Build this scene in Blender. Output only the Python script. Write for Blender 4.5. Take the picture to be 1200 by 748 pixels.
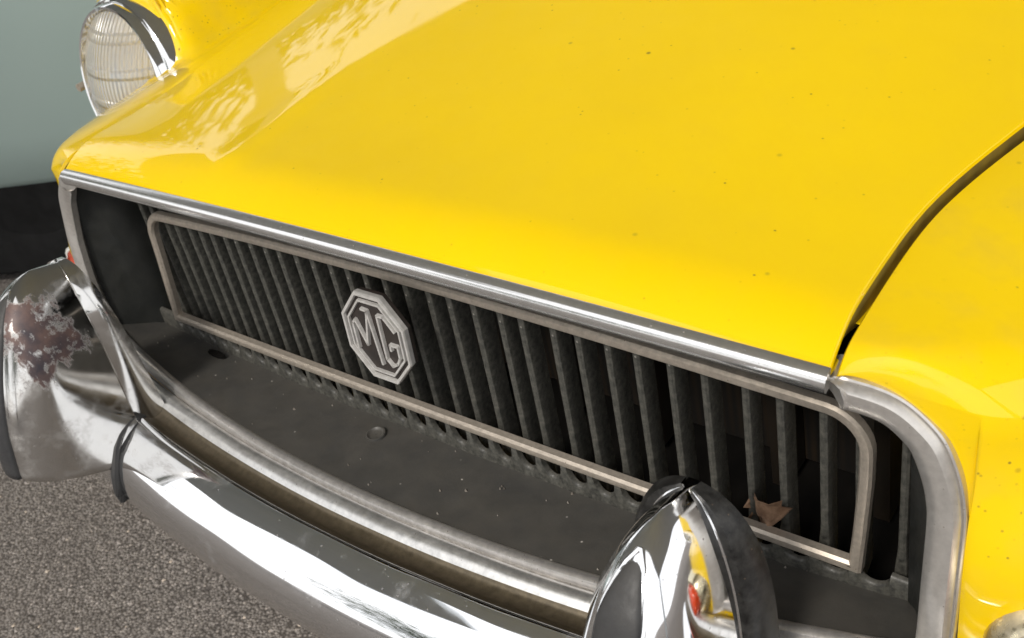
import bpy, bmesh, math, random
import numpy as np
from mathutils import Vector, Matrix, noise
random.seed(7); rng = np.random.default_rng(7)
for o in list(bpy.data.objects): bpy.data.objects.remove(o)
S = bpy.context.scene; C = S.collection

# ------------------------------------------------------------------ camera, sky, sun, exposure
cam = bpy.data.cameras.new('camera'); co = bpy.data.objects.new('camera', cam); C.objects.link(co); S.camera = co
cam.sensor_width = 36; cam.lens = 36 * 1228 / 1200; cam.clip_start = .02; cam.clip_end = 500
RX, RY, RZ = (.78536641, .58464202, -.20345346), (.22291238, -.57371413, -.78813842), (-.57750296, .57362514, -.58089975)
co.matrix_world = Matrix(((RX[0], -RY[0], -RZ[0], .545), (RX[1], -RY[1], -RZ[1], -.432), (RX[2], -RY[2], -RZ[2], 1.03), (0, 0, 0, 1)))
cam.dof.use_dof = True; cam.dof.focus_distance = .72; cam.dof.aperture_fstop = 16

W = bpy.data.worlds.new('World'); S.world = W; W.use_nodes = True
SUN_EL, SUN_AZ = math.radians(49), math.radians(172)
nt = W.node_tree; bg = nt.nodes['Background']
sky = nt.nodes.new('ShaderNodeTexSky'); sky.sky_type = 'NISHITA'; sky.sun_disc = False
sky.sun_elevation = SUN_EL; sky.sun_rotation = SUN_AZ; sky.dust_density = 3
tc = nt.nodes.new('ShaderNodeTexCoord'); nz = nt.nodes.new('ShaderNodeTexNoise'); nz.inputs['Scale'].default_value = 2.2
nz.inputs['Detail'].default_value = 6; nt.links.new(tc.outputs['Generated'], nz.inputs['Vector'])
rp = nt.nodes.new('ShaderNodeMapRange'); rp.inputs['From Min'].default_value = .3; rp.inputs['From Max'].default_value = .6
rp.inputs['To Min'].default_value = .7; rp.inputs['To Max'].default_value = 1
nt.links.new(nz.outputs['Fac'], rp.inputs['Value'])
mx = nt.nodes.new('ShaderNodeMix'); mx.data_type = 'RGBA'
nt.links.new(rp.outputs[0], mx.inputs['Factor']); nt.links.new(sky.outputs[0], mx.inputs['A'])
mx.inputs['B'].default_value = (9.0, 9.1, 9.3, 1)
nt.links.new(mx.outputs['Result'], bg.inputs['Color']); bg.inputs['Strength'].default_value = .12
sl = bpy.data.lights.new('sun', 'SUN'); sl.energy = 1.75; sl.angle = math.radians(12); sl.color = (1, .95, .88)
so = bpy.data.objects.new('sun', sl); C.objects.link(so)
sd = Vector((math.sin(SUN_AZ) * math.cos(SUN_EL), math.cos(SUN_AZ) * math.cos(SUN_EL), math.sin(SUN_EL)))
so.rotation_euler = sd.to_track_quat('Z', 'Y').to_euler(); so.location = sd * 20
S.view_settings.view_transform = 'Standard'; S.view_settings.look = 'None'; S.view_settings.gamma = 1
S.view_settings.exposure = .48
S.cycles.max_bounces = 8 if hasattr(S, 'cycles') else 8

# ------------------------------------------------------------------ helpers
def link(o, parent=None):
    C.objects.link(o)
    if parent: o.parent = parent
    return o
def mesh_obj(name, verts, faces, m, parent=None, smooth=True):
    me = bpy.data.meshes.new(name)
    me.from_pydata([tuple(map(float, v)) for v in verts], [], faces); me.validate()
    if smooth: me.polygons.foreach_set('use_smooth', [True] * len(me.polygons))
    me.materials.append(m); me.update()
    return link(bpy.data.objects.new(name, me), parent)
def recalc(o):
    bm = bmesh.new(); bm.from_mesh(o.data); bmesh.ops.recalc_face_normals(bm, faces=bm.faces); bm.to_mesh(o.data); bm.free(); return o
def sharp(o, deg=35):
    try: o.data.set_sharp_from_angle(angle=math.radians(deg))
    except Exception: pass
    return o
def grid(rows, closed_v=False, closed_u=False):
    n, m = len(rows), len(rows[0]); vs = [p for r in rows for p in r]; fs = []
    for i in range(n if closed_u else n - 1):
        for j in range(m if closed_v else m - 1):
            a, b = i * m + j, i * m + (j + 1) % m; i2 = (i + 1) % n
            fs.append((a, b, i2 * m + (j + 1) % m, i2 * m + j))
    return vs, fs
def sweep(name, path, prof, m, parent, frame=None, cap=True, up=(0, 0, 1), flat=False):
    """profile (a,b): a along side axis = tangent x up, b along up' """
    P = [Vector(p) for p in path]; rows = []
    for i, p in enumerate(P):
        t = (P[min(i + 1, len(P) - 1)] - P[max(i - 1, 0)]).normalized()
        U = Vector(up if not callable(up) else up(i)); s = t.cross(U).normalized(); u2 = s.cross(t).normalized()
        pr = prof(i / (len(P) - 1)) if callable(prof) else prof
        rows.append([p + s * a + u2 * b for a, b in pr])
    vs, fs = grid(rows, closed_v=True)
    k = len(rows[0])
    if cap: fs.append(tuple(range(k))[::-1]); fs.append(tuple(range((len(rows) - 1) * k, len(rows) * k)))
    o = recalc(mesh_obj(name, vs, fs, m, parent, True)); return sharp(o, 40)
def tube(name, path, r, m, parent, n=10):
    return sweep(name, path, [(r * math.cos(2 * math.pi * k / n), r * math.sin(2 * math.pi * k / n)) for k in range(n)], m, parent)
def box_vf(x0, x1, y0, y1, z0, z1):
    v = [(x0, y0, z0), (x1, y0, z0), (x1, y1, z0), (x0, y1, z0), (x0, y0, z1), (x1, y0, z1), (x1, y1, z1), (x0, y1, z1)]
    return v, [(0, 3, 2, 1), (4, 5, 6, 7), (0, 1, 5, 4), (1, 2, 6, 5), (2, 3, 7, 6), (3, 0, 4, 7)]
def box(name, b, m, parent=None, bevel=0):
    v, f = box_vf(*b); o = mesh_obj(name, v, f, m, parent, False)
    if bevel:
        bm = bmesh.new(); bm.from_mesh(o.data); bmesh.ops.bevel(bm, geom=bm.edges[:], offset=bevel, segments=2, affect='EDGES', profile=.5)
        bm.to_mesh(o.data); bm.free()
    return o
def lathe(name, prof, n, m, parent, mat=None, rib=None):
    """prof (r, h): h along local -Y (towards the front)"""
    rows = []
    for r, h in prof:
        rows.append([Vector((r * math.cos(2 * math.pi * k / n), -h, r * math.sin(2 * math.pi * k / n))) for k in range(n)])
    vs, fs = grid(rows, closed_v=True)
    if mat: vs = [mat @ v for v in vs]
    return sharp(recalc(mesh_obj(name, vs, fs, m, parent)), 40)
def interp(x, pts):
    xs = [p[0] for p in pts]; ys = [p[1] for p in pts]; return float(np.interp(x, xs, ys))
def spl(pts, n):
    """Catmull-Rom through points"""
    P = [Vector(p) for p in pts]; P = [2 * P[0] - P[1]] + P + [2 * P[-1] - P[-2]]; out = []
    segs = len(P) - 3
    for k in range(n):
        u = k / (n - 1) * segs; i = min(int(u), segs - 1); t = u - i
        a, b, c, d = P[i:i + 4]
        out.append(.5 * ((2 * b) + (c - a) * t + (2 * a - 5 * b + 4 * c - d) * t * t + (3 * b - a - 3 * c + d) * t ** 3))
    return out
def ss(a, b, x):
    t = max(0., min(1., (x - a) / (b - a))); return t * t * (3 - 2 * t)
def empty(name, loc, label, cat, group=None):
    o = bpy.data.objects.new(name, None); o.location = loc; link(o); o['label'] = label; o['category'] = cat
    if group: o['group'] = group
    o.empty_display_size = .1
    return o

# ------------------------------------------------------------------ materials
class N:
    def __init__(s, name):
        s.m = bpy.data.materials.new(name); s.m.use_nodes = True; s.t = s.m.node_tree; s.p = s.t.nodes['Principled BSDF']
        s.tc = s.t.nodes.new('ShaderNodeTexCoord'); s.v = s.tc.outputs['Object']
    def n(s, ty, **k):
        x = s.t.nodes.new(ty)
        for a, b in k.items(): setattr(x, a, b)
        return x
    def noise(s, scale, detail=4, rough=.55, vec=None, stretch=None):
        x = s.n('ShaderNodeTexNoise'); x.inputs['Scale'].default_value = scale; x.inputs['Detail'].default_value = detail
        x.inputs['Roughness'].default_value = rough; v = vec or s.v
        if stretch:
            mp = s.n('ShaderNodeMapping'); mp.inputs['Scale'].default_value = stretch; s.t.links.new(v, mp.inputs[0]); v = mp.outputs[0]
        s.t.links.new(v, x.inputs['Vector']); return x.outputs['Fac']
    def vor(s, scale, out='Distance', stretch=None):
        x = s.n('ShaderNodeTexVoronoi'); x.inputs['Scale'].default_value = scale; v = s.v
        if stretch:
            mp = s.n('ShaderNodeMapping'); mp.inputs['Scale'].default_value = stretch; s.t.links.new(v, mp.inputs[0]); v = mp.outputs[0]
        s.t.links.new(v, x.inputs['Vector']); return x.outputs[out]
    def rng(s, val, a, b, c=0., d=1.):
        x = s.n('ShaderNodeMapRange'); s.t.links.new(val, x.inputs['Value'])
        for k, q in zip(('From Min', 'From Max', 'To Min', 'To Max'), (a, b, c, d)): x.inputs[k].default_value = q
        return x.outputs[0]
    def mix(s, f, a, b):
        x = s.n('ShaderNodeMix'); x.data_type = 'RGBA'
        for k, q in (('Factor', f), ('A', a), ('B', b)):
            if hasattr(q, 'links'): s.t.links.new(q, x.inputs[k])
            elif k == 'Factor': x.inputs[k].default_value = q
            else: x.inputs[k].default_value = (*q, 1)
        return x.outputs['Result']
    def mul(s, a, b, op='MULTIPLY'):
        x = s.n('ShaderNodeMath'); x.operation = op
        for i, q in enumerate((a, b)):
            if hasattr(q, 'links'): s.t.links.new(q, x.inputs[i])
            else: x.inputs[i].default_value = q
        return x.outputs[0]
    def set(s, **k):
        for a, q in k.items():
            i = s.p.inputs[a.replace('_', ' ')]
            if hasattr(q, 'links'): s.t.links.new(q, i)
            elif isinstance(q, tuple): i.default_value = (*q, 1)
            else: i.default_value = q
        return s
    def bump(s, h, strength, dist=.001):
        x = s.n('ShaderNodeBump'); x.inputs['Strength'].default_value = strength; x.inputs['Distance'].default_value = dist
        s.t.links.new(h, x.inputs['Height']); s.t.links.new(x.outputs[0], s.p.inputs['Normal']); return s

def m_paint(name, specks=1., spot=False):
    a = N(name)
    base = a.mix(a.rng(a.noise(5), .35, .65), (.83, .56, .0), (.80, .535, .0))
    # flecks of dirt and small chips
    v = a.vor(70); c = a.vor(70, 'Color'); sep = a.n('ShaderNodeSeparateColor'); a.t.links.new(c, sep.inputs[0])
    big = a.rng(sep.outputs[0], 1 - .12 * specks, 1 - .04 * specks)
    f = a.mul(a.mul(a.rng(v, .05, .16, 1, 0), big), a.rng(a.noise(9, 3), .42, .62))
    v2 = a.vor(260); c2 = a.vor(260, 'Color'); sep2 = a.n('ShaderNodeSeparateColor'); a.t.links.new(c2, sep2.inputs[0])
    f2 = a.mul(a.mul(a.rng(v2, .1, .3, 1, 0), a.rng(sep2.outputs[1], 1 - .10 * specks, 1)), a.rng(a.noise(14, 3), .45, .6))
    f = a.mul(f, f2, 'MAXIMUM')
    film = a.mul(a.rng(a.noise(30, 6), .45, .75), .06 * specks)
    base = a.mix(film, base, (.45, .33, .08)); base = a.mix(a.mul(f, .85), base, (.10, .07, .03))
    a.set(Base_Color=base, Roughness=a.rng(a.noise(40, 5), .3, .7, .38, .5), Specular_IOR_Level=.05, Coat_Weight=a.rng(f, 0, 1, .85, 0), Coat_Roughness=a.rng(a.noise(25, 4), .3, .7, .015, .05), Coat_IOR=1.5)
    a.bump(a.mul(a.mul(a.noise(900, 2), .3), a.noise(110, 2), 'ADD'), .03, .0012); return a.m
YEL = m_paint('yellow_paint', .45); YELW = m_paint('yellow_wing_paint', 3.0)
def m_chrome(name, rough=.06, dirt=.25, tint=(.86, .86, .86), scale=25, rust=0., dull=(.30, .27, .24)):
    a = N(name); n1 = a.noise(scale, 8, .65); n2 = a.noise(scale * 9, 4)
    f = a.mul(a.rng(n1, .62 - .25 * dirt, .80), a.rng(n2, .3, .6))
    f = a.mul(f, min(1, .3 + dirt))
    col = a.mix(f, tint, dull); met = a.rng(f, 0, 1, 1, .25)
    rgh = a.mul(a.rng(a.noise(scale * 2.5, 6), .3, .7, rough * .7, rough * 1.5), a.mul(f, .4), 'ADD')
    # pits
    v = a.vor(330); c = a.vor(330, 'Color'); sp = a.n('ShaderNodeSeparateColor'); a.t.links.new(c, sp.inputs[0])
    pit = a.mul(a.mul(a.rng(v, .12, .3, 1, 0), a.rng(sp.outputs[0], .93 - .1 * dirt, 1)), a.rng(a.noise(scale, 4), .4, .6))
    col = a.mix(pit, col, (.09, .06, .04)); met = a.mul(met, a.rng(pit, 0, 1, 1, .2))
    if rust:
        r1 = a.noise(16, 9, .7, stretch=(1, 1, .45)); vd = a.n('ShaderNodeVectorMath'); vd.operation = 'DISTANCE'; a.t.links.new(a.v, vd.inputs[0]); vd.inputs[1].default_value = (-.285, -.162, .563)
        vm = a.n('ShaderNodeMath'); vm.operation = 'ADD'; a.t.links.new(vd.outputs['Value'], vm.inputs[0]); a.t.links.new(a.rng(r1, .25, .75, .035, -.035), vm.inputs[1])
        rf = a.mul(a.rng(vm.outputs[0], .030, .036, 1, 0), a.rng(a.noise(45, 6, .7), .38, .46, .15, 1))
        rc = a.mix(a.rng(a.noise(60, 5), .35, .65), (.040, .032, .040), (.13, .08, .068))
        col = a.mix(rf, col, rc); met = a.mul(met, a.rng(rf, 0, 1, 1, .15)); rgh = a.mul(rgh, a.mul(rf, .4), 'ADD')
    a.set(Base_Color=col, Metallic=met, Roughness=rgh)
    a.bump(a.mul(a.noise(18, 3), a.mul(pit, .3), 'ADD'), .035, .0012); return a.m
CHR = m_chrome('bumper_chrome', .05, .2)
CHO = m_chrome('overrider_chrome', .06, .25)
CHOR = m_chrome('rusty_overrider_chrome', .10, .45, (.60, .585, .56), rust=1.0)
STRIP = None

LAMPC = m_chrome('lamp_chrome', .04, .05, (.80, .80, .79))
def m_satin(name, col, rough=.3, metal=.8, sc=220, amp=.12):
    a = N(name); n = a.mul(a.rng(a.noise(sc, 5, .7), .3, .7), a.rng(a.noise(12, 4), .25, .75, .6, 1))
    c = a.mix(n, tuple(x * (1 - amp) for x in col), tuple(min(1, x * (1 + amp)) for x in col))
    v = a.vor(420); q = a.vor(420, 'Color'); sp = a.n('ShaderNodeSeparateColor'); a.t.links.new(q, sp.inputs[0])
    pit = a.mul(a.rng(v, .1, .28, 1, 0), a.rng(sp.outputs[0], .93, .96)); c = a.mix(a.mul(pit, .8), c, (.10, .065, .04))
    a.set(Base_Color=c, Metallic=a.rng(pit, 0, 1, metal, .1), Roughness=a.rng(n, 0, 1, rough * .85, rough * 1.2)); a.bump(a.noise(600, 3), .05, .0004); return a.m
def m_black(name, a0=(.014, .0145, .0145), a1=(.07, .066, .056), rough=.5, scale=30, amt=.6, specks=True, nrm=.2):
    a = N(name); f = a.mul(a.rng(a.noise(scale, 8, .7), .35, .75), amt)
    col = a.mix(f, a0, a1)
    geo = a.n('ShaderNodeNewGeometry'); sx = a.n('ShaderNodeSeparateXYZ'); a.t.links.new(geo.outputs['Normal'], sx.inputs[0])
    col = a.mix(a.mul(a.rng(sx.outputs[2], .3, 1), .25), col, (.12, .11, .095))      # settled dust lies on upward faces
    if specks:
        v = a.vor(120); c = a.vor(120, 'Color'); sp = a.n('ShaderNodeSeparateColor'); a.t.links.new(c, sp.inputs[0])
        k = a.mul(a.rng(v, .06, .14, 1, 0), a.rng(sp.outputs[0], .95, .97))
        col = a.mix(k, col, (.45, .42, .38))
    a.set(Base_Color=col, Roughness=a.rng(a.noise(scale * 3, 5), .3, .7, rough - .1, rough + .15), Specular_IOR_Level=.45)
    a.bump(a.noise(500, 4), nrm, .0005); return a.m
DULL = m_satin('dusty_stainless', (.62, .59, .55), .34, .75)
STRIP = m_satin('bright_strip', (.76, .75, .73), .20, .92, 200, .08)
FRAME = m_satin('dusty_grille_frame', (.47, .41, .34), .36, .55, 260, .2)
LTRIM = m_satin('lower_trim_steel', (.68, .65, .62), .32, .8, 150, .2)
SLAT = m_black('dusty_black_plastic', (.026, .026, .023), (.13, .124, .104), .45, 260, .85)
SHELF = m_black('black_painted_shelf', (.026, .027, .027), (.075, .068, .056), .5, 18, .8)
SIDEP = m_black('black_side_panel', (.013, .0145, .014), (.045, .043, .035), .42, 20, .5)
RUB = m_black('black_rubber', (.022, .022, .023), (.05, .048, .045), .5, 60, .5, False, .3)
DARK = None
def m_simple(name, col, col2=None, rough=.6, scale=20, bump=0, metal=0):
    a = N(name); c = a.mix(a.rng(a.noise(scale, 6), .35, .65), col, col2 or tuple(x * .75 for x in col))
    a.set(Base_Color=c, Roughness=rough, Metallic=metal)
    if bump: a.bump(a.noise(scale * 6, 5), bump, .002)
    return a.m

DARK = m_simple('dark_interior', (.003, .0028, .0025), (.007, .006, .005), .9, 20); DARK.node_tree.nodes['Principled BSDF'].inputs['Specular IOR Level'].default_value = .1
# ------------------------------------------------------------------ ground
a = N('asphalt')
v = a.n('ShaderNodeTexVoronoi'); v.inputs['Scale'].default_value = 240; a.t.links.new(a.v, v.inputs['Vector'])
sp = a.n('ShaderNodeSeparateColor'); a.t.links.new(v.outputs['Color'], sp.inputs[0])
stone = a.mix(sp.outputs[0], (.14, .124, .112), (.30, .27, .245)); stone = a.mix(a.rng(sp.outputs[1], .955, .985), stone, (.42, .37, .33))
stone = a.mix(a.rng(v.outputs['Distance'], .35, .75), stone, (.07, .06, .053))
stone = a.mix(a.mul(a.rng(a.noise(3, 5), .35, .7), .35), stone, (.10, .082, .07))
a.set(Base_Color=stone, Roughness=.85)
a.bump(a.mul(a.mul(v.outputs['Distance'], -1.), a.noise(60, 4), 'ADD'), .8, .004); ASPH = a.m
nx = 60; rows = []
vs = [(-60, -60, 0), (60, -60, 0), (60, 60, 0), (-60, 60, 0)]
g = mesh_obj('asphalt_ground', vs, [(0, 1, 2, 3)], ASPH, None, False); g['kind'] = 'structure'
# loose and half-bedded stone chips where the camera looks
def chips():
    n = 16000; vs = []; fs = []
    ico = [(1, 0, 0), (-1, 0, 0), (0, 1, 0), (0, -1, 0), (0, 0, 1)]; tri = [(0, 2, 4), (2, 1, 4), (1, 3, 4), (3, 0, 4)]
    base = np.array(ico)
    xs = rng.uniform(-1.5, .1, n); ys = rng.uniform(-1.1, .35, n); r = rng.uniform(.0015, .0040, n)
    for i in range(n):
        th = rng.uniform(0, 6.28); cth, sth = math.cos(th), math.sin(th)
        q = base * (r[i] * rng.uniform(.7, 1.3, 3)) * np.array([1, 1, .75]) * rng.uniform(.75, 1.25, (5, 1))
        q = np.stack([q[:, 0] * cth - q[:, 1] * sth + xs[i], q[:, 0] * sth + q[:, 1] * cth + ys[i], q[:, 2] - .0003], 1)
        b = len(vs); vs.extend(q.tolist()); fs.extend([(b + a_, b + b_, b + c_) for a_, b_, c_ in tri])
    c = N('stone_chips'); geo = c.n('ShaderNodeNewGeometry')
    col = c.mix(geo.outputs['Random Per Island'], (.12, .108, .098), (.32, .285, .26))
    col = c.mix(c.rng(geo.outputs['Random Per Island'], .975, .98), col, (.50, .42, .34)); c.set(Base_Color=col, Roughness=.8)
    o = mesh_obj('stone_chips', vs, fs, c.m, None, False); o['kind'] = 'stuff'
    o['label'] = 'small loose stone chips bedded in the grey asphalt'; o['category'] = 'gravel'
chips()

# ------------------------------------------------------------------ the car
car = empty('sports_car', (0, 0, 0), 'bright yellow classic sports car with recessed black slatted grille, chrome bumper and round headlamp', 'car')
bow = lambda x: -.014 * max(0, 1 - (x / .39) ** 2)
yl = lambda x: -.041 - .016 * (1 - (x / .37) ** 2)
zl = lambda x: .6562 + .018 * (1 - (x / .37) ** 2)
XS = [(-.06, .3685), (-.02, .366), (.02, .3645), (.06, .364), (.1, .366), (.15, .376), (.2, .390), (.3, .415), (.4, .44), (.7, .50), (1.1, .56)]
def xs(y): return interp(y, XS)
XSs = [xs(-.08 + k * .01) for k in range(140)]
for _ in range(6): XSs = [XSs[0]] + [(XSs[i - 1] + XSs[i] * 2 + XSs[i + 1]) / 4 for i in range(1, 139)] + [XSs[-1]]
def xs(y):
    u = max(0, min(138.999, (y + .08) / .01)); i = int(u); return XSs[i] * (1 - (u - i)) + XSs[i + 1] * (u - i)
def ze(y): return .671 + .03 * max(0, y - .05) + .02 * ss(0, .1, y) * 0
def Hb(x, y):
    w = min(1, abs(x) / xs(y)); cr = .0195 + .085 * ss(-.05, .9, y)
    return ze(y) + .0050 + cr * (1 - w ** 2.4)
SEAM_SHADE = m_simple('shaded_yellow_edge', (.22, .15, .015), (.13, .09, .015), .6, 60)  # darker yellow puts the seam's shade into the flange colour
def bonnet():
    rows = []; L = .05
    ts = [L * (1 - math.cos(k / 14 * math.pi / 2)) for k in range(15)] + [L + 1.08 * (k / 46) ** 1.4 for k in range(1, 47)]
    us = np.sin(np.linspace(-1, 1, 97) * math.pi / 2)
    for t in ts:
        row = []
        for u in us:
            x0 = u * .37; y = yl(x0) * (1 - ss(0, .3, t)) + -.05 * ss(0, .3, t) + t
            x = u * (xs(y) - .0015); y0 = y
            h = Hb(x, y); hn = Hb(x, y) - (zl(x) + .0045)
            z = h - (hn * (1 - t / L) ** 2.3 if t < L else 0)
            # soft swage running back either side of the centre
            z += (.0026 if x < 0 else .0004) * math.exp(-((abs(x) - .14 - .1 * y) / .013) ** 2) * ss(.015, .05, t) * (1 - ss(.10, .2, t))
            row.append((x, y, z))
        # folded-down edge flanges
        e = row[0]; f = row[-1]
        fd = .005 + .018 * ss(.01, .06, t); pre = [(e[0] - .0005, e[1], e[2] - fd), (e[0] - .0018, e[1], e[2] - .003), (e[0] - .0012, e[1], e[2] - .0010)]
        post = [(f[0] + .0012, f[1], f[2] - .0010), (f[0] + .0018, f[1], f[2] - .003), (f[0] + .0005, f[1], f[2] - fd)]
        rows.append(pre + row + post)
    lip = [(p[0], p[1] + .012, p[2] - .001) for p in rows[0]]
    vs, fs = grid([lip] + rows); n = len(lip); o = mesh_obj('bonnet', vs, fs, YEL, car)
    o.data.materials.append(SEAM_SHADE)
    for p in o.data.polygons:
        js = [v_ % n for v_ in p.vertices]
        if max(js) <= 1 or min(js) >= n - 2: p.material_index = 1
    return sharp(recalc(o), 40)
bonnet()
# wings
PT = [(.3745, -.037), (.3932, -.0305), (.4185, -.0265), (.4385, -.0215), (.457, -.009), (.48, .012), (.51, .038), (.54, .077), (.565, .13), (.585, .195), (.62, .213), (.68, .232), (.72, .275), (.75, .35), (.765, .45), (.768, .7), (.768, 1.15)]
PL = [(.3745, -.037), (.3932, -.0305), (.4185, -.0325), (.4385, -.0385), (.457, -.0365), (.48, -.0285), (.51, -.0120), (.54, .014), (.57, .038), (.60, .065), (.64, .10), (.68, .135), (.72, .2), (.75, .3), (.765, .44), (.768, .7), (.768, 1.15)]
def Hw(x, y):
    r = .124; z0 = .628 + .03 * max(0, y - .2) - .17 * (1 - ss(.178, .212, y))
    zc = z0 + math.sqrt(max(0, r * r - (x - .6) ** 2)) if abs(x - .6) < r else z0 - .3 * (abs(x - .6) - r)
    zv = ze(y) - .36 * .5 * (math.sqrt((x - .415) ** 2 + .03 ** 2) + x - .415) * (1 - .35 * ss(.2, .6, y)); k = .016; d = zc - zv
    h = max(zc, zv) + k * math.exp(-abs(d) / k) * .6
    return h
def wing(sg):
    n = 420
    A = spl([(x, y, 0) for x, y in PT], n); B = spl([(x, y, 0) for x, y in PL], n)
    s = [0]
    for i in range(1, n): s.append(s[-1] + (A[i] - A[i - 1]).length)
    rows = []
    for i in range(n):
        p, q = A[i], B[i]; fr = s[i] / s[-1]
        Q = Vector((0, -.043 + 1.19 * fr ** 1.25, 0)); Q.x = xs(Q.y) + .0052
        if Q.y < p.y - .3: pass
        L = .050 + .05 * ss(.62, .75, p.x); hn = .020 + .055 * ss(.62, .76, p.x)
        zb = interp(p.x, [(.3745, .6545), (.3777, .6540), (.3932, .6470), (.4054, .6380), (.4183, .6250), (.4255, .6130), (.4322, .5940), (.436, .5800), (.4370, .5685), (.4376, .56), (.4380, .20)])
        dist = (Q - p).length
        zs_ = Hw(p.x, p.y) - hn
        row = []
        if zb > zs_ - .004: zs_ = zb + .003; hn = Hw(p.x, p.y) - zs_
        K = 24
        for k in range(K):
            z = zb + (zs_ - zb) * k / K; w = ss(.62, .50, z) if zb < .5 else 0
            w = 1 - ss(.53, .62, z)
            pt = p.lerp(q, w)
            bulge = .004 * math.sin(math.pi * min(1, (z - .2) / .45))
            row.append((sg * pt.x, pt.y, z))
        M = 40
        for k in range(M + 1):
            u = (k / M) ** 1.8; d = u * dist; pt = p.lerp(Q, u)
            h = Hw(pt.x, pt.y)
            if d < L: h -= hn * (1 - d / L) ** 2.1
            row.append((sg * pt.x, pt.y, h))
        e = row[-1]
        row.append((e[0] - sg * .0008, e[1], e[2] - .001)); dd = .002 + .010 * ss(-.03, .03, e[1]); row.append((e[0] - sg * .001, e[1], e[2] - dd)); row.append((e[0] - sg * (.0015 if e[1] < .0 else .012), e[1], e[2] - dd - .001))
        rows.append(row)
    # ease the fold round the corner of the grille so that the panel flows
    A_ = np.array(rows); Z0 = A_[:, :, 2].copy(); Y0 = A_[:, :, 1].copy(); ker = np.exp(-.5 * (np.arange(-36, 37) / 14.) ** 2); ker /= ker.sum()
    for j in range(24, A_.shape[1] - 3):
        lip_ = A_[:, 24, :]; d_ = np.linalg.norm(A_[:, j, :2] - lip_[:, :2], axis=1); wt = np.clip(d_ / .014, 0, 1); wt = wt * wt * (3 - 2 * wt)
        zs2 = np.convolve(np.pad(Z0[:, j], 36, mode='edge'), ker, mode='valid'); A_[:, j, 2] = Z0[:, j] * (1 - wt) + zs2 * wt
        keep = (np.abs(A_[:, j, 0]) > .52); A_[keep, j, 2] = Z0[keep, j]
    A_[:, -3:, 2] += (A_[:, -4, 2] - Z0[:, -4])[:, None]
    rows = [[tuple(p) for p in r] for r in A_]
    vs, fs = grid(rows); return sharp(recalc(mesh_obj('front_wing', vs, fs, YELW, car)), 50)
wing(1); wing(-1)
# shut gap floor under the bonnet edges
for sg in (1, -1):
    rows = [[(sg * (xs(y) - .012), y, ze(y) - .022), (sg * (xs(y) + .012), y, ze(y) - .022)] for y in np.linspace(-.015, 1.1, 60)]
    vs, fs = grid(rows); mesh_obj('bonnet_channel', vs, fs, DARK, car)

# bright strip along the bonnet lip
sp_ = [(-.000, -.0068), (.0055, -.0064), (.0082, -.004), (.0090, .000), (.0085, .0042), (.0060, .0066), (.0025, .0074), (0, .0072)]
path = [(x, yl(x), zl(x)) for x in np.linspace(.3675, -.359, 90)]
def strip_prof(t):
    e = min(1, min(t, 1 - t) / .006); k = .75 + .25 * math.sqrt(e)
    return [(-a * k, b * k) for a, b in sp_]
o = sweep('bonnet_strip', path[::-1], [(a, b) for a, b in sp_], STRIP, car)
# side surrounds
def surround(sg):
    out_ = [(.3725, -.0385, .6570), (.3777, -.036, .6564), (.3932, -.030, .6493), (.4054, -.027, .6411), (.4183, -.0262, .6284), (.4255, -.0268, .617), (.4322, -.0285, .5988), (.436, -.031, .582), (.4374, -.034, .5665), (.4379, -.041, .526), (.4374, -.0445, .485), (.4360, -.047, .459)]
    pts = []
    for i in range(len(out_)):
        a_ = Vector(out_[max(0, i - 1)]); b_ = Vector(out_[min(len(out_) - 1, i + 1)]); t = (b_ - a_); nn = Vector((t.z, 0, -t.x)).normalized()
        p = Vector(out_[i]) + nn * .0098; pts.append((p.x, p.y - .003, p.z))
    P = spl([(sg * x, y, z) for x, y, z in pts], 70)
    pr = [(-.0092, -.002), (-.0088, .004), (-.006, .0066), (0, .0076), (.0058, .0064), (.0082, .0032), (.0086, -.0002), (.0096, .0008), (.0104, -.0004), (.0102, -.002), (.0096, -.018)]
    pr = [(sg * -a, b) for a, b in pr]
    o = sweep('grille_surround', P, pr, DULL, car, up=(0, -1, 0))
    return o
surround(1); surround(-1)
# lower trim along the front lip of the shelf
ylt = lambda x: -.103 + .30 * x * x
zlt = lambda x: .456 + .012 * (abs(x) / .43) ** 3
def ltprof(t):
    w = .0012 * noise.noise(Vector((t * 60, 3, 0))) + .0008 * noise.noise(Vector((t * 140, 9, 0)))
    w *= ss(.1, .35, t)
    return [(-.006, .0005), (-.0035, .0032), (.0005, .0042), (.0035, .0028), (.0048, 0), (.0052, -.005 + w), (.0040, -.009 + w * 1.6), (.0030, -.009 + w), (.0030, -.002), (-.006, -.001)]
path = [(x, ylt(x), zlt(x)) for x in np.linspace(-.432, .432, 260)]
sweep('lower_trim', path, ltprof, LTRIM, car)
# shelf
rows = []
for x in np.linspace(-1, 1, 81):
    xb = x * .402; xf = x * .431; row = []
    for t in np.linspace(0, 1, 13):
        X = xb + (xf - xb) * t; yb = bow(xb) - .004 if abs(xb) < .39 else bow(xb); yf = ylt(xf) + .002
        y = yb + (yf - yb) * t; z = .447 + (zlt(xf) + .0005 - .447) * t
        z += .0018 * noise.noise(Vector((X * 9, y * 14, 2))) + .0009 * noise.noise(Vector((X * 34, y * 34, 5)))
        row.append((X, y, z))
    rows.append(row)
vs, fs = grid(rows); shelf = recalc(mesh_obj('grille_shelf', vs, fs, SHELF, car))
def shelf_z(x, y):
    yb = bow(x) - .004; yf = ylt(x) + .002; t = (y - yb) / (yf - yb); return .447 + (zlt(x) + .0005 - .447) * t
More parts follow.
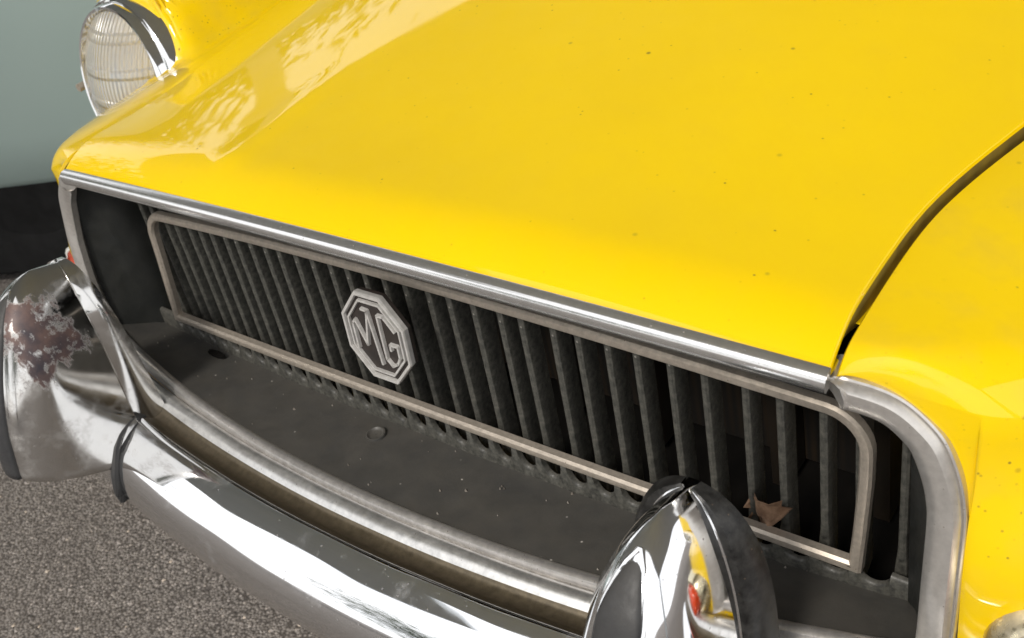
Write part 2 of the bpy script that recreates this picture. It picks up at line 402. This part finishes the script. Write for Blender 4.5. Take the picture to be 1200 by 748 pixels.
# drain slot, blanking plug and flakes lying on the shelf
x0, y0 = -.288, -.022; z0 = shelf_z(x0, y0) + .0035
vs = [(x0 + .0125 * math.cos(k / 16 * 6.283) * (1 + .15 * math.sin(k * 2.1)), y0 + .0035 * math.sin(k / 16 * 6.283), z0) for k in range(16)]
vs += [(v_[0], v_[1], z0 - .008) for v_ in vs]
slot = mesh_obj('drain_slot', vs, [tuple(range(16))] + [(k, (k + 1) % 16, 16 + (k + 1) % 16, 16 + k) for k in range(16)], DARK, car, False)
x0, y0 = -.046, -.040; z0 = shelf_z(x0, y0)
o = lathe('blanking_plug', [(.0005, .0012), (.0050, .0010), (.0062, .0018), (.0075, .0030), (.0088, .0028), (.0095, .0005), (.0098, -.003)], 28, SHELF, car, Matrix.Translation((x0, y0, z0 + .0006)) @ Matrix.Rotation(-math.pi / 2, 4, 'X'))
# grit and flakes lying on the shelf
gv = []; gf = []
for _ in range(48):
    x = rng.uniform(-.38, .38); t = rng.uniform(.02, .95); y = (bow(x) - .004) * (1 - t) + (ylt(x) + .002) * t; r = rng.uniform(.0004, .0013) * (1 if rng.random() < .9 else 1.8); b = len(gv); z = shelf_z(x, y) + .0012
    for k in range(5): th = k * 1.257 + rng.uniform(-.4, .4); gv.append((x + r * math.cos(th) * rng.uniform(.6, 1.5), y + r * math.sin(th), z - .002))
    gv.append((x, y, z + r * .5)); gf += [(b + k, b + (k + 1) % 5, b + 5) for k in range(5)]
g_m = m_simple('pale_grit', (.34, .31, .27), (.12, .10, .08), .8, 90)
g_o = mesh_obj('grit', gv, gf, g_m, car, False); g_o['kind'] = 'stuff'
# side plates of the recess
for sg in (1, -1):
    pts = []
    for z in np.linspace(.432, .664, 14):
        e = interp(z, [(.46, .4250), (.56, .4260), (.58, .424), (.60, .417), (.615, .409), (.63, .398), (.638, .39), (.66, .384)]); ye = interp(z, [(.46, -.045), (.53, -.040), (.60, -.030), (.64, -.03)])
        pts.append([(sg * .392, .035, z), (sg * .396, .012, z), (sg * min(.398, e), -.006, z), (sg * (.398 + (e - .398) * .25 if e > .398 else e), -.012, z), (sg * (.398 + (e - .398) * .7 if e > .398 else e), ye + .010, z), (sg * e, ye, z)])
    vs, fs = grid(pts); recalc(mesh_obj('side_plate', vs, fs, SIDEP, car))
# dark panel added behind the strip to block light from above
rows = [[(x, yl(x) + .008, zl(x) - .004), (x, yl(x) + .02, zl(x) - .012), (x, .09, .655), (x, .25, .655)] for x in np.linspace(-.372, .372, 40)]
vs, fs = grid(rows); mesh_obj('light_block_panel', vs, fs, DARK, car)
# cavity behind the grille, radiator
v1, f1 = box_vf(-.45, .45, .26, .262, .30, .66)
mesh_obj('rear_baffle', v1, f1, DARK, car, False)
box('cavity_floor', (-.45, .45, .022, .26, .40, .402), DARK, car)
rc = N('radiator_core'); wv = rc.n('ShaderNodeTexWave'); wv.inputs['Scale'].default_value = 40; rc.t.links.new(rc.v, wv.inputs['Vector']); wv.bands_direction = 'X'
rc.set(Base_Color=rc.mix(rc.mul(wv.outputs['Fac'], rc.rng(rc.noise(12), .3, .7)), (.004, .003, .002), (.025, .014, .005)), Roughness=.7)
rad = box('radiator', (-.36, .36, .12, .15, .41, .65), rc.m, car)
for k, x in enumerate((-.3, -.12, .06, .15, .26, .34)):
    box('radiator_strut', (x, x + .012, .085, .118, .41, .65), m_simple('brown_strut', (.012, .007, .003), (.006, .004, .002)) if k == 0 else bpy.data.materials['brown_strut'], car)

# ------------------------------------------------------------------ grille: rail, 34 slats, bright frame
PC = [6.30131717e-07, 6.96513283e-05, 0.0196595486, -0.330241731]
XK = [v_ for v_ in (float(np.polyval(PC, k)) - .0022 for k in range(-4, 33)) if -.388 < v_ < .389]
rtop = lambda x: .4665 + .0115 * max(0, 1 - (x / .39) ** 2)
def rail():
    vs = []; fs = []; xsn = []
    top = []
    for a_, b_ in zip(XK[:-1], XK[1:]):
        r = (b_ - a_) / 2 - .0022; c = (a_ + b_) / 2
        for j in range(11):
            th = math.pi - j / 10 * math.pi
            top.append((c + math.cos(th) * r, rtop(c) - (rtop(c) - .4545) * math.sin(th)))
    top = [(-.399, .4665)] + [(XK[0] - .0022, .4665)] + top + [(XK[-1] + .0022, .4665), (.399, .4665)]
    rows = []
    for x, z in top:
        y = bow(x) - .005; e = .0018
        rows.append([(x, y - .001, .442), (x, y, z - e), (x, y + e, z), (x, y + .0045, z), (x, y + .0045, .470 if False else .442)])
    vs, fs = grid(rows); return sharp(recalc(mesh_obj('grille', vs, fs, SLAT, car)), 50)
GR = rail()
def slat_mesh():
    z0, z1 = .440, .668; pr = [(-.0010, .019), (-.0020, .008), (-.0032, .0016), (-.0028, .0004), (-.0018, -.0002), (.0004, -.0001), (.0020, .0010), (.0024, .0026), (.0018, .010), (.0010, .019)]
    rows = []
    for z in (z0, .458, .466, .474, .482, .55, .60, z1):
        w = 1 + .55 * (1 - ss(.454, .482, z))
        rows.append([(a_ * w, b_ + .05 * (z - .575), z) for a_, b_ in pr])
    vs, fs = grid(rows, closed_v=True); n = len(pr); fs.append(tuple(range((len(rows) - 1) * n, len(rows) * n)))
    me = bpy.data.meshes.new('slat'); me.from_pydata(vs, [], fs); me.polygons.foreach_set('use_smooth', [True] * len(me.polygons)); me.materials.append(SLAT)
    bm = bmesh.new(); bm.from_mesh(me); bmesh.ops.recalc_face_normals(bm, faces=bm.faces); bm.to_mesh(me); bm.free(); me.set_sharp_from_angle(angle=math.radians(28)); return me
sm = slat_mesh()
for x in XK:
    o = bpy.data.objects.new('slat', sm); o.location = (x + random.uniform(-.0004, .0004), bow(x) + .0145, 0); o.rotation_euler = (0, random.uniform(-.004, .004), random.uniform(-.02, .02)); link(o, GR)
def frame():
    P = []
    def arc(cx, cz, r, a0, a1, n=8): return [(cx + r * math.cos(math.radians(a0 + (a1 - a0) * k / n)), cz + r * math.sin(math.radians(a0 + (a1 - a0) * k / n))) for k in range(n + 1)]
    br = (.3650, .4690); bl = (-.3570, .4690)
    # arcs
    tr = arc(.3440, .5620, .0250, -2, 88); tl = arc(-.3230, .5620, .0250, 92, 182)
    loop = [br] + [(.3670, .50), (.3690, .54)] + tr + [(x, .587) for x in np.linspace(.33, -.31, 40)] + tl + [(-.3495, .54), (-.3535, .50)] + [bl] + [(x, .469) for x in np.linspace(-.34, .34, 40)]
    n = len(loop); prof = [(-.0042, .0025), (-.0042, -.003), (-.0026, -.0052), (0, -.0058), (.0026, -.0052), (.0042, -.003), (.0042, .0025)]
    rows = []
    for i, (x, z) in enumerate(loop):
        a_ = Vector(loop[i - 1]); b_ = Vector((x, z)); c_ = Vector(loop[(i + 1) % n])
        t1 = (b_ - a_).normalized(); t2 = (c_ - b_).normalized(); t = (t1 + t2).normalized(); sc = 1 / max(.5, t.dot(t1)); nn = Vector((t.y, -t.x))
        z += (.020 if z > .53 else .0115) * max(0, 1 - (x / .375) ** 2)
        rows.append([(x + nn.x * p * sc, bow(x) - .0045 + q + .11 * (z - .469), z + nn.y * p * sc) for p, q in prof])
    vs, fs = grid(rows, closed_v=True, closed_u=True); o = sharp(recalc(mesh_obj('frame', vs, fs, FRAME, GR)), 30); return o
frame()
# mitre lines at the lower corners
for sg in (1, -1):
    mesh_obj('mitre_joint', [(sg * .3612, -.0128, .4722), (sg * .3617, -.0128, .4727), (sg * .3698, -.0080, .4654), (sg * .3692, -.0080, .4649)], [(0, 1, 2, 3)], DARK, GR, False)

# ------------------------------------------------------------------ badge
BR = m_simple('badge_metal', (.62, .60, .57), (.50, .48, .45), .3, 200, 0, .35); BK = m_simple('badge_field', (.028, .020, .016), (.016, .012, .010), .55, 60)
Mb = Matrix.Translation((0, -.034, .570)) @ Matrix.Rotation(math.radians(-6), 4, 'X')
W_, H_ = .0335, .0395; cx_ = .40
def octa(k): return [(W_ * k, H_ * k * cx_), (W_ * k * cx_, H_ * k), (-W_ * k * cx_, H_ * k), (-W_ * k, H_ * k * cx_), (-W_ * k, -H_ * k * cx_), (-W_ * k * cx_, -H_ * k), (W_ * k * cx_, -H_ * k), (W_ * k, -H_ * k * cx_)]
def lay(name, rings, m, parent, cap_front=True):
    rows = [[Mb @ Vector((x, -h, z)) for x, z in octa(k)] for k, h in rings]; vs, fs = grid(rows, closed_v=True)
    if cap_front: fs.append(tuple(range((len(rows) - 1) * 8, len(rows) * 8)))
    return recalc(mesh_obj(name, vs, fs, m, parent, False))
badge = lay('badge', [(.80, -.008), (.93, -.0050), (.985, -.0035), (.985, .002), (.90, .003)], BK, car)
lay('rim', [(.99, 0), (1.0, .004), (.985, .0056), (.925, .0056), (.91, .0036), (.91, .002)], BR, badge, False)
lay('rim', [(.835, .003), (.83, .0052), (.785, .0052), (.78, .003)], BR, badge, False)
def strokes(name, polys, w=.0016):
    vs = []; fs = []
    for pl in polys:
        for (x0, z0), (x1, z1) in zip(pl[:-1], pl[1:]):
            d = Vector((x1 - x0, z1 - z0)); d.normalize(); nn = Vector((-d.y, d.x)); e = d * w * .45; b = len(vs)
            for hh, k in ((.0028, 1), (.0056, .7)):
                for (X, Z_, s1) in ((x0, z0, -1), (x1, z1, 1)):
                    for s2 in (-1, 1): vs.append(Mb @ Vector((X + e.x * s1 + nn.x * w * k * s2, -hh, Z_ + e.y * s1 + nn.y * w * k * s2)))
            fs += [(b + 4, b + 5, b + 7, b + 6), (b, b + 1, b + 5, b + 4), (b + 2, b + 3, b + 7, b + 6), (b, b + 2, b + 6, b + 4), (b + 1, b + 3, b + 7, b + 5)]
    return recalc(mesh_obj(name, vs, fs, BR, badge, False))
strokes('letter_m', [[(-.0225, -.014), (-.0225, .009), (-.0195, .0125)], [(-.0195, .0125), (-.011, -.0085), (-.0035, .024), (-.0095, .0245)], [(-.0095, .0245), (-.0145, .012)], [(-.0035, .024), (.0015, -.024), (-.0035, -.0245)]][:2] + [[(-.0035, .024), (.0012, -.0235)]], .0013)
strokes('letter_g', [[(.0225, .0115), (.0135, .0225), (.0070, .0225), (.0075, -.017), (.0125, -.0225), (.0185, -.019), (.0225, -.012), (.0225, -.002), (.0145, -.002), (.0145, -.007)]], .0013)

# ------------------------------------------------------------------ bumper
yc = lambda x: -.147 + .28 * x * x if abs(x) < .45 else -.147 + .28 * .2025 + .252 * (abs(x) - .45) + .9 * (abs(x) - .45) ** 2
bprof = [(.040, .430), (.0405, .449), (.0385, .4545), (.0345, .4568), (.0285, .4562), (.0240, .4530), (.0195, .4496), (.011, .4492), (.004, .4550), (.0012, .4580), (-.0025, .4586), (-.010, .4570), (-.022, .4505), (-.034, .4400), (-.043, .4260), (-.048, .4110), (-.0485, .3990), (-.046, .3890), (-.042, .3825), (-.034, .3790), (-.022, .377), (-.010, .3775), (-.008, .379)]
bprof = [tuple(p)[:2] for p in spl([(a_, b_, 0) for a_, b_ in bprof], 90)]
rows = []; NB = len(bprof)
for x in np.linspace(-.68, .68, 220):
    s = (yc(x + .001) - yc(x - .001)) / .002; nrm = Vector((-s, 1)).normalized()
    k = 1 if abs(x) < .64 else 1 - .5 * ((abs(x) - .64) / .04) ** 2
    rise = .0
    dent = .0012 * noise.noise(Vector((x * 7, 1, 1)))
    rows.append([(x + nrm.x * d, yc(x) + nrm.y * d + (dent if d < -.01 else 0), .418 + (z - .418) * k + rise + .0006 * noise.noise(Vector((x * 14, d * 60, 4)))) for d, z in bprof])
vs, fs = grid(rows); bump = recalc(mesh_obj('bumper', vs, fs, CHR, car))
LEDGE = m_satin('brown_reflection_ledge', (.125, .10, .065), .34, .6, 160, .3); bump.data.materials.append(LEDGE)  # brown reflection of the bonnet painted into the ledge colour
SATIN = m_satin('satin_bumper_lip', (.66, .65, .63), .36, .85, 130, .22); bump.data.materials.append(SATIN)
jl = [j for j, (d, z) in enumerate(bprof) if .002 < d < .0232 and z < .458]
for p in bump.data.polygons:
    jm = min(v_ % NB for v_ in p.vertices)
    if jm in jl: p.material_index = 1
    elif bprof[jm][0] > .0232: p.material_index = 2

# overriders
OVB = m_satin('dark_pitted_backing', (.030, .029, .027), .42, .3, 150, .9)
OVG = m_satin('dull_grey_backing', (.26, .255, .245), .28, .9, 140, .12)

def overrider(cx, cm, rz):
    M = Matrix.Translation((cx, 0, 0))
    nt_, na = 60, 48; rows = []
    def sec(t):
        zr = .388 + .224 * t; zf = .462 + .160 * t
        yr = -.100; yf = -.238 + .075 * t + .0 - .012 * math.sin(math.pi * t)
        if t > .80: yf += .030 * (1 - math.sqrt(max(0, 1 - ((t - .80) / .20) ** 2)))
        k = math.sqrt(max(0, 1 - (max(0, t - .42) / .58) ** 2.6)); k = max(k, .04)
        if t < .05: k *= .86 + .14 * math.sqrt(1 - (1 - t / .05) ** 2); yf += .012 * (1 - math.sqrt(1 - (1 - t / .05) ** 2))
        return zr, zf, yr, yf, k
    for i in range(nt_):
        t = 1 - (1 - i / (nt_ - 1)) ** 1.35; zr, zf, yr, yf, k = sec(t); row = []
        kr = max(.10, math.sqrt(max(0, 1 - (max(0, t - .50) / .50) ** 3.4))); wr, wm, wf = (.0430 if cx > 0 else .0435) * kr, .026 * (k * .75 + .25 * math.sqrt(k)), .0225 * k
        L = yr - yf
        # half outline from rear centre to front centre: (y fraction from rear, half width)
        wc = (.0335 if cx > 0 else .0405) * k
        up_ = .002 * ss(.6, 1, t); h1 = [(0, wr), (.07, wr * .985), (.16, wr * .93), (.225, wr * .84), (.232, wc + .0008)]; h2 = [(.235, wc), (.40, wc), (.56, wc * .995), (.70, wc * .97), (.81, wc * .90), (.89, wc * .77), (.95, wc * .60), (.985, wc * .38), (1.0, 0)]
        half = h1 + [tuple(p)[:2] for p in spl([(a_, b_, 0) for a_, b_ in h2], 30)]
        ring = [(h, f_) for f_, h in half] + [(-h, f_) for f_, h in half[-2::-1]]
        for h, f_ in ring:
            y = yr - L * f_; z = zr + (zf - zr) * min(1, max(0, f_)) + (up_ if f_ < .23 else 0)
            # crown rounding toward the top
            row.append(M @ Vector((h, y, z)))
        rows.append(row)
    vs, fs = grid(rows); n = len(rows[0])
    fs.append(tuple(range((len(rows) - 1) * n, len(rows) * n))); fs.append(tuple(range(n))[::-1])
    o = mesh_obj('overrider', vs, fs, cm, car); o.data.materials.append(OVB if cx > 0 else cm)
    for p in o.data.polygons:
        js = [v_ % n for v_ in p.vertices]
        if len(js) == 4 and max(js) - min(js) < 4 and (max(js) <= 4 or min(js) >= n - 5): p.material_index = 1
    recalc(o); sharp(o, 50)
    # rubber pad on the front face
    prow = []
    for i in range(30):
        t = i / 29 * .955; zr, zf, yr, yf, k = sec(t)
        e = math.sqrt(max(0, 1 - (max(0, (i / 29) - .80) / .20) ** 2)) if i < 29 else 0; w = .0135 * max(.05, e) * min(1, k + .15)
        nrm = .0055 * min(1, e + .2)
        prow.append([M @ Vector((w * a_, yf + .004 - nrm * b_ - .0015, zf + .002 * 0)) for a_, b_ in ((-1, -.6), (-1, .35), (-.85, .7), (-.45, .95), (0, 1.02), (.45, .95), (.85, .7), (1, .35), (1, -.6))])
    vs, fs = grid(prow); recalc(mesh_obj('rubber_pad', vs, fs, RUB, o))
    # chrome lip round the pad
    lip = [r[0] for r in prow] + [r[-1] for r in prow[::-1]]
    lip = [p + Vector((0, -.001, 0)) for p in lip]
    tube('pad_rim', lip, .0022, cm, o, 8)
    # sealing beads where it sits on the bumper
    for s in (1, -1):
        xx = cx + s * .038; sl_ = []
        for d, z in bprof[6:84:3]:
            if d > .012 or (d > -.046 and z < .41) or z < .388: continue
            sl_.append((xx - s * .0015 + s * .004 * math.sin((z - .38) / .08 * 3.14), yc(xx) + d - .003 + (0 if z < .45 else -.001), z + (.003 if z > .44 else 0)))
        tube('sealing_bead', sl_, .0042, RUB, o, 8)
    return o
ov1 = overrider(.315, CHO, 0); ov2 = overrider(-.315, CHOR, 0); ov2['label'] = 'pitted overrider with flaking brown rust'

# apron under the bumper and sill of the shelf
rows = []
for x in np.linspace(-.437, .437, 50): rows.append([(x, ylt(x) - .0005, zlt(x) - .003), (x, ylt(x) - .002, .40), (x, ylt(x) + .01, .34), (x, ylt(x) + .04, .27), (x, ylt(x) + .09, .21)])
vs, fs = grid(rows); recalc(mesh_obj('front_apron', vs, fs, YELW, car))

# ------------------------------------------------------------------ headlamps
gl = N('lamp_glass'); gl.set(Base_Color=(.97, .97, .96), Roughness=.06, IOR=1.46, Transmission_Weight=.92, Specular_IOR_Level=.6); GL = gl.m
refl = N('lamp_reflector'); refl.set(Base_Color=(.84, .85, .86), Metallic=1., Roughness=.32); RF = refl.m
def headlamp(sg):
    Mh = Matrix.Translation((sg * .587, .200, .617)) @ Matrix.Scale(.95, 4) @ Matrix.Rotation(math.radians(sg * 3), 4, 'Z') @ Matrix.Rotation(math.radians(-15), 4, 'X')
    h = lathe('headlamp', [(.119, -.02), (.118, .004), (.1165, .010), (.114, .012), (.111, .006), (.108, -.02)], 64, YELW, car, Mh)
    lathe('trim_ring', [(.110, -.004), (.1115, .002), (.110, .010), (.1035, .024), (.1015, .0275), (.0990, .0290), (.0965, .0275), (.0955, .030), (.0940, .037), (.0915, .0405), (.0885, .0400), (.0870, .036), (.0865, .030)], 72, LAMPC, h, Mh)
    # domed lens with fluting
    rows = []; n = 200
    for i in range(30):
        r = .0875 * i / 29
        row = []
        for k in range(n):
            th = 2 * math.pi * k / n; x = r * math.cos(th); z = r * math.sin(th)
            hh = .034 + .030 * (1 - (r / .0875) ** 2)
            row.append((x, -hh, z))
        rows.append(row)
    vs, fs = grid(rows, closed_v=True); vs = [Mh @ Vector(v_) for v_ in vs]
    ln = recalc(mesh_obj('lens', vs, fs, LENS, h))
    lathe('reflector', [(.0865, .032), (.080, .018), (.066, .000), (.045, -.018), (.020, -.030), (.002, -.034)], 48, RF, h, Mh)
    lathe('bulb_shield', [(.001, .012), (.012, .010), (.018, .002), (.016, -.006)], 24, LAMPC, h, Mh)
    # small trim screw clip
    a_ = math.radians(188 if sg < 0 else -8)
    c_ = Mh @ Vector((.103 * math.cos(a_), -.034, .103 * math.sin(a_)))
    tube('trim_screw', [c_ + Vector((0, .01, 0)), c_ + Vector((0, -.008, 0)), c_ + Vector((0, -.010, 0))], .005, FRAME, h, 10)
L_ = N('ribbed_lens_glass')
w1 = L_.n('ShaderNodeTexWave'); w1.bands_direction = 'X'; w1.inputs['Scale'].default_value = 48; L_.t.links.new(L_.v, w1.inputs['Vector'])
w2 = L_.n('ShaderNodeTexWave'); w2.bands_direction = 'Z'; w2.inputs['Scale'].default_value = 9; w2.inputs['Distortion'].default_value = .3; L_.t.links.new(L_.v, w2.inputs['Vector'])
hgt = L_.mul(w1.outputs['Fac'], L_.mul(L_.rng(w2.outputs['Fac'], .75, .95), 1.5), 'ADD')
L_.set(Base_Color=(.80, .82, .83), Roughness=.14, IOR=1.45, Transmission_Weight=.62, Specular_IOR_Level=.7); L_.bump(hgt, .7, .0035); LENS = L_.m
headlamp(1); headlamp(-1)
# front side lamps
AMB = N('orange_lens'); AMB.set(Base_Color=(.75, .07, .012), Roughness=.12, Transmission_Weight=.25, Specular_IOR_Level=.6); wv2 = AMB.n('ShaderNodeTexWave'); wv2.inputs['Scale'].default_value = 60; AMB.t.links.new(AMB.v, wv2.inputs['Vector']); AMB.bump(wv2.outputs['Fac'], .3, .001)
WHT = N('clear_lens'); WHT.set(Base_Color=(.75, .74, .70), Roughness=.15, Transmission_Weight=.3); LCH = m_chrome('side_lamp_rim', .2, .5, (.70, .62, .42))
def side_lamp(sg):
    Ms = Matrix.Translation((sg * .514, -.016 if sg > 0 else .004, .480)) @ Matrix.Rotation(math.radians(sg * 24), 4, 'Z')
    def rr(w, h, r, n=8):
        P = []
        for cx, cz, a0 in ((w - r, h - r, 0), (-w + r, h - r, 90), (-w + r, -h + r, 180), (w - r, -h + r, 270)):
            for k in range(n + 1): th = math.radians(a0 + 90 * k / n); P.append((cx + r * math.cos(th), cz + r * math.sin(th)))
        return P
    def stack(name, rs, m, parent, cap=True):
        rows = [[Ms @ Vector((x, -y, z)) for x, z in rr(w, h, r)] for w, h, r, y in rs]; vs, fs = grid(rows, closed_v=True); k = len(rows[0])
        if cap: fs.append(tuple(range((len(rows) - 1) * k, len(rows) * k)))
        return sharp(recalc(mesh_obj(name, vs, fs, m, parent)), 40)
    s = stack('side_lamp', [(.066, .042, .036, -.02), (.066, .042, .036, .006), (.063, .039, .034, .011), (.058, .034, .030, .012), (.056, .032, .028, .007)], LCH, car)
    inn = -1 if sg > 0 else 1
    for nm, m, xa, xb in (('orange_lens', AMB.m, -.053, .022), ('clear_lens', WHT.m, .024, .053)):
        if sg < 0: xa, xb = -xb, -xa
        prof = rr(.053, .029, .026); rows = []
        for sc, y in ((1, .008), (1, .016), (.95, .021), (.8, .024), (.4, .026), (.02, .0265)):
            c_ = (xa + xb) / 2
            rows.append([Ms @ Vector((c_ + (max(xa, min(xb, x)) - c_) * sc, -y, z * sc)) for x, z in prof])
        vs, fs = grid(rows, closed_v=True); recalc(mesh_obj(nm, vs, fs, m, s))
side_lamp(1); side_lamp(-1)

# ------------------------------------------------------------------ dead leaf caught in the grille
lf = N('dead_leaf'); lf.set(Base_Color=lf.mix(lf.rng(lf.noise(120, 6), .35, .65), (.13, .070, .038), (.27, .165, .10)), Roughness=.8); lf.bump(lf.noise(300, 4), .5, .001)
out = [(0, 0), (.004, .009), (.012, .010), (.010, .017), (.018, .020), (.024, .030), (.029, .021), (.037, .022), (.034, .013), (.041, .008), (.034, .001), (.028, -.003), (.020, -.012), (.014, -.020), (.009, -.026), (.004, -.020), (.002, -.012), (.006, -.006)]
def leaf():
    c_ = Vector((.3035, -.003, .487)); vs = []; fs = []; n = len(out); R = 5
    for r in range(R + 1):
        k = 1 - r / R
        for x, z in out:
            X = .019 + (x - .019) * k; Z_ = .002 + (z - .002) * k
            y = .013 * noise.noise(Vector((X * 55, Z_ * 55, 3))) + .006 * math.sin(X * 190) * k
            vs.append((c_.x - .02 + X * .80, c_.y + y + (.0015 if Z_ < .004 else -.001) , c_.z - .008 + Z_ * .95 + .003 * noise.noise(Vector((X * 50, Z_ * 50, 8)))))
    for r in range(R):
        for k in range(n): a_, b_ = r * n + k, r * n + (k + 1) % n; fs.append((a_, b_, b_ + n, a_ + n))
    fs.append(tuple(range(R * n, (R + 1) * n)))
    o = mesh_obj('dead_leaf', vs, fs, lf.m); md = o.modifiers.new('thickness', 'SOLIDIFY'); md.thickness = .0004
    o['label'] = 'crumpled brown dead leaf caught between the grille slats near the right overrider'; o['category'] = 'leaf'
leaf()

# ------------------------------------------------------------------ pale green van standing behind on the left
van = empty('parked_car', (-1.69, .20, 0), 'pale grey-green car with black sill, parked beyond the headlamp at far left', 'car')
van.rotation_euler = (0, 0, math.radians(27))
VP_ = N('pale_green_paint'); VP_.set(Base_Color=VP_.mix(VP_.rng(VP_.noise(1.5, 3), .3, .7), (.24, .31, .295), (.28, .35, .33)), Roughness=.4, Coat_Weight=.3, Coat_Roughness=.15)
def car_body():
    rows = []
    for x, k in ((-4.0, .16), (-3.95, .05), (-3.0, 0), (-1.5, 0), (0, 0), (.9, .01), (1.02, .05), (1.08, .14)):
        rows.append([(x, k + y, z - k * .5 * (z > .5)) for y, z in ((.02, .232), (0, .255), (-.02, .35), (-.03, .6), (-.02, .76), (.02, .86), (.10, .90), (.8, .94), (1.5, .90), (1.62, .76), (1.64, .5), (1.6, .232))])
    vs, fs = grid(rows); n = len(rows[0]); fs.append(tuple(range(n))); fs.append(tuple(range((len(rows) - 1) * n, len(rows) * n)))
    o = recalc(mesh_obj('body', vs, fs, VP_.m, van)); sharp(o, 40)
    rows = []
    for z, a_, b_, c_ in ((.90, -3.6, -1.1, .10), (1.05, -3.4, -1.35, .16), (1.30, -3.1, -1.7, .26), (1.36, -2.9, -1.85, .36)):
        rows.append([(a_, c_, z), (b_, c_, z), (b_, 1.6 - c_, z), (a_, 1.6 - c_, z)])
    vs, fs = grid(rows, closed_v=True); fs.append((12, 13, 14, 15)); mesh_obj('cabin', vs, fs, m_simple('dark_car_glass', (.03, .035, .035), None, .1), van, False)
car_body()
BLK = m_simple('black_cladding', (.004, .004, .004), (.008, .008, .008), .8, 30); BLK.node_tree.nodes['Principled BSDF'].inputs['Specular IOR Level'].default_value = .15
box('sill', (-3.9, 1.05, .02, 1.58, .03, .245), BLK, van, .01)
box('body_seam', (-.9, -.894, -.034, -.020, .25, 1.0), BLK, van)
for x in (-3.1, .25):
    for y in (.12, 1.48):
        w = lathe('wheel', [(.01, .09), (.18, .09), (.20, .105), (.29, .105), (.315, .08), (.315, -.08), (.29, -.1)], 40, BLK, van, Matrix.Translation((x, y, .315)))

# ------------------------------------------------------------------ surroundings that show only in the chrome and the paint
canopy = empty('carport', (-.3, 0, 0), 'pale grey carport roof overhead, seen as a smooth grey reflection in the bumper', 'carport')
REN = m_simple('grey_soffit', (.64, .68, .70), (.60, .64, .66), .8, 3)
def cb(name, b, m=REN): 
    v_, f_ = box_vf(*b); return mesh_obj(name, [(x + .3, y, z) for x, y, z in v_], f_, m, canopy, False)
cb('roof', (-4.35, -1.2, -1.9, 2.6, 2.60, 2.68)); cb('roof', (-1.199, 3.2, -.9, 4.6, 2.60, 2.68))  # unseen roof, outline stepped to let the sun in and mask sky reflections
for x in (-4.2, 3.05):
    for y in ((-1.75, 2.45) if x < 0 else (-.75, 4.45)): cb('post', (x - .05, x + .05, y - .05, y + .05, 0, 2.6))
LEAF = N('foliage'); g_ = LEAF.n('ShaderNodeNewGeometry'); LEAF.set(Base_Color=LEAF.mix(g_.outputs['Random Per Island'], (.03, .05, .012), (.08, .11, .03)), Roughness=.6)
BARK = m_simple('bark', (.09, .07, .05), (.05, .04, .03), .9, 10)
def tree(x, y, h, r, label, n=5000):
    t = empty('broadleaf_tree', (x, y, 0), label, 'tree', 'trees around the car seen in its reflections')
    P = spl([(0, 0, 0), (.1, .05, h * .25), (-.05, .1, h * .5), (.05, 0, h * .8)], 14); rows = []
    for i, p in enumerate(P):
        rr_ = .22 * (1 - i / 15) + .03; rows.append([(p.x + rr_ * math.cos(k / 10 * 6.283), p.y + rr_ * math.sin(k / 10 * 6.283), p.z) for k in range(10)])
    vs, fs = grid(rows, closed_v=True); mesh_obj('trunk', vs, fs, BARK, t)
    vs = []; fs = []; cl = [(Vector((random.gauss(0, 1), random.gauss(0, 1), random.gauss(0, .8))).normalized() * random.uniform(.3, 1) ) for _ in range(26)]
    cr = rng.normal(size=(n, 3)) * .27; idx = rng.integers(0, 26, n); sz = rng.uniform(.07, .16, n); di = rng.normal(size=(n, 6))
    for i in range(n):
        c_ = cl[idx[i]]; p = Vector((c_.x * r + cr[i, 0] * r, c_.y * r + cr[i, 1] * r, h * .68 + c_.z * r * .8 + cr[i, 2] * r * .8))
        a_ = Vector(di[i, :3]).normalized() * sz[i]; b_ = Vector(di[i, 3:]).normalized() * sz[i] * .7; b = len(vs)
        vs += [p, p + a_ + b_ * .5, p + a_ * 1.9, p + a_ - b_ * .7]; fs.append((b, b + 1, b + 2, b + 3))
    mesh_obj('crown', vs, fs, LEAF.m, t, False)
tree(-10.5, 4.6, 3.9, 1.8, 'leafy tree beyond the van, mirrored as ragged leaf edges in the far bonnet')
tree(-8.5, -1.2, 5.0, 2.0, 'smaller leafy tree left of the bumper, mirrored in the chrome')
tree(-8.6, 6.6, 3.9, 1.7, 'low leafy tree behind the van, mirrored along the far edge of the bonnet')
tree(-7.0, 8.6, 4.2, 1.8, 'bushy tree farthest behind the van, mirrored high on the far bonnet')
tree(1.5, -9.5, 6.0, 2.8, 'broad leafy tree in front of the car, mirrored dark in the near overrider')
tree(-4.5, -9.0, 5.0, 2.4, 'leafy tree ahead and to the left, mirrored in the far overrider')
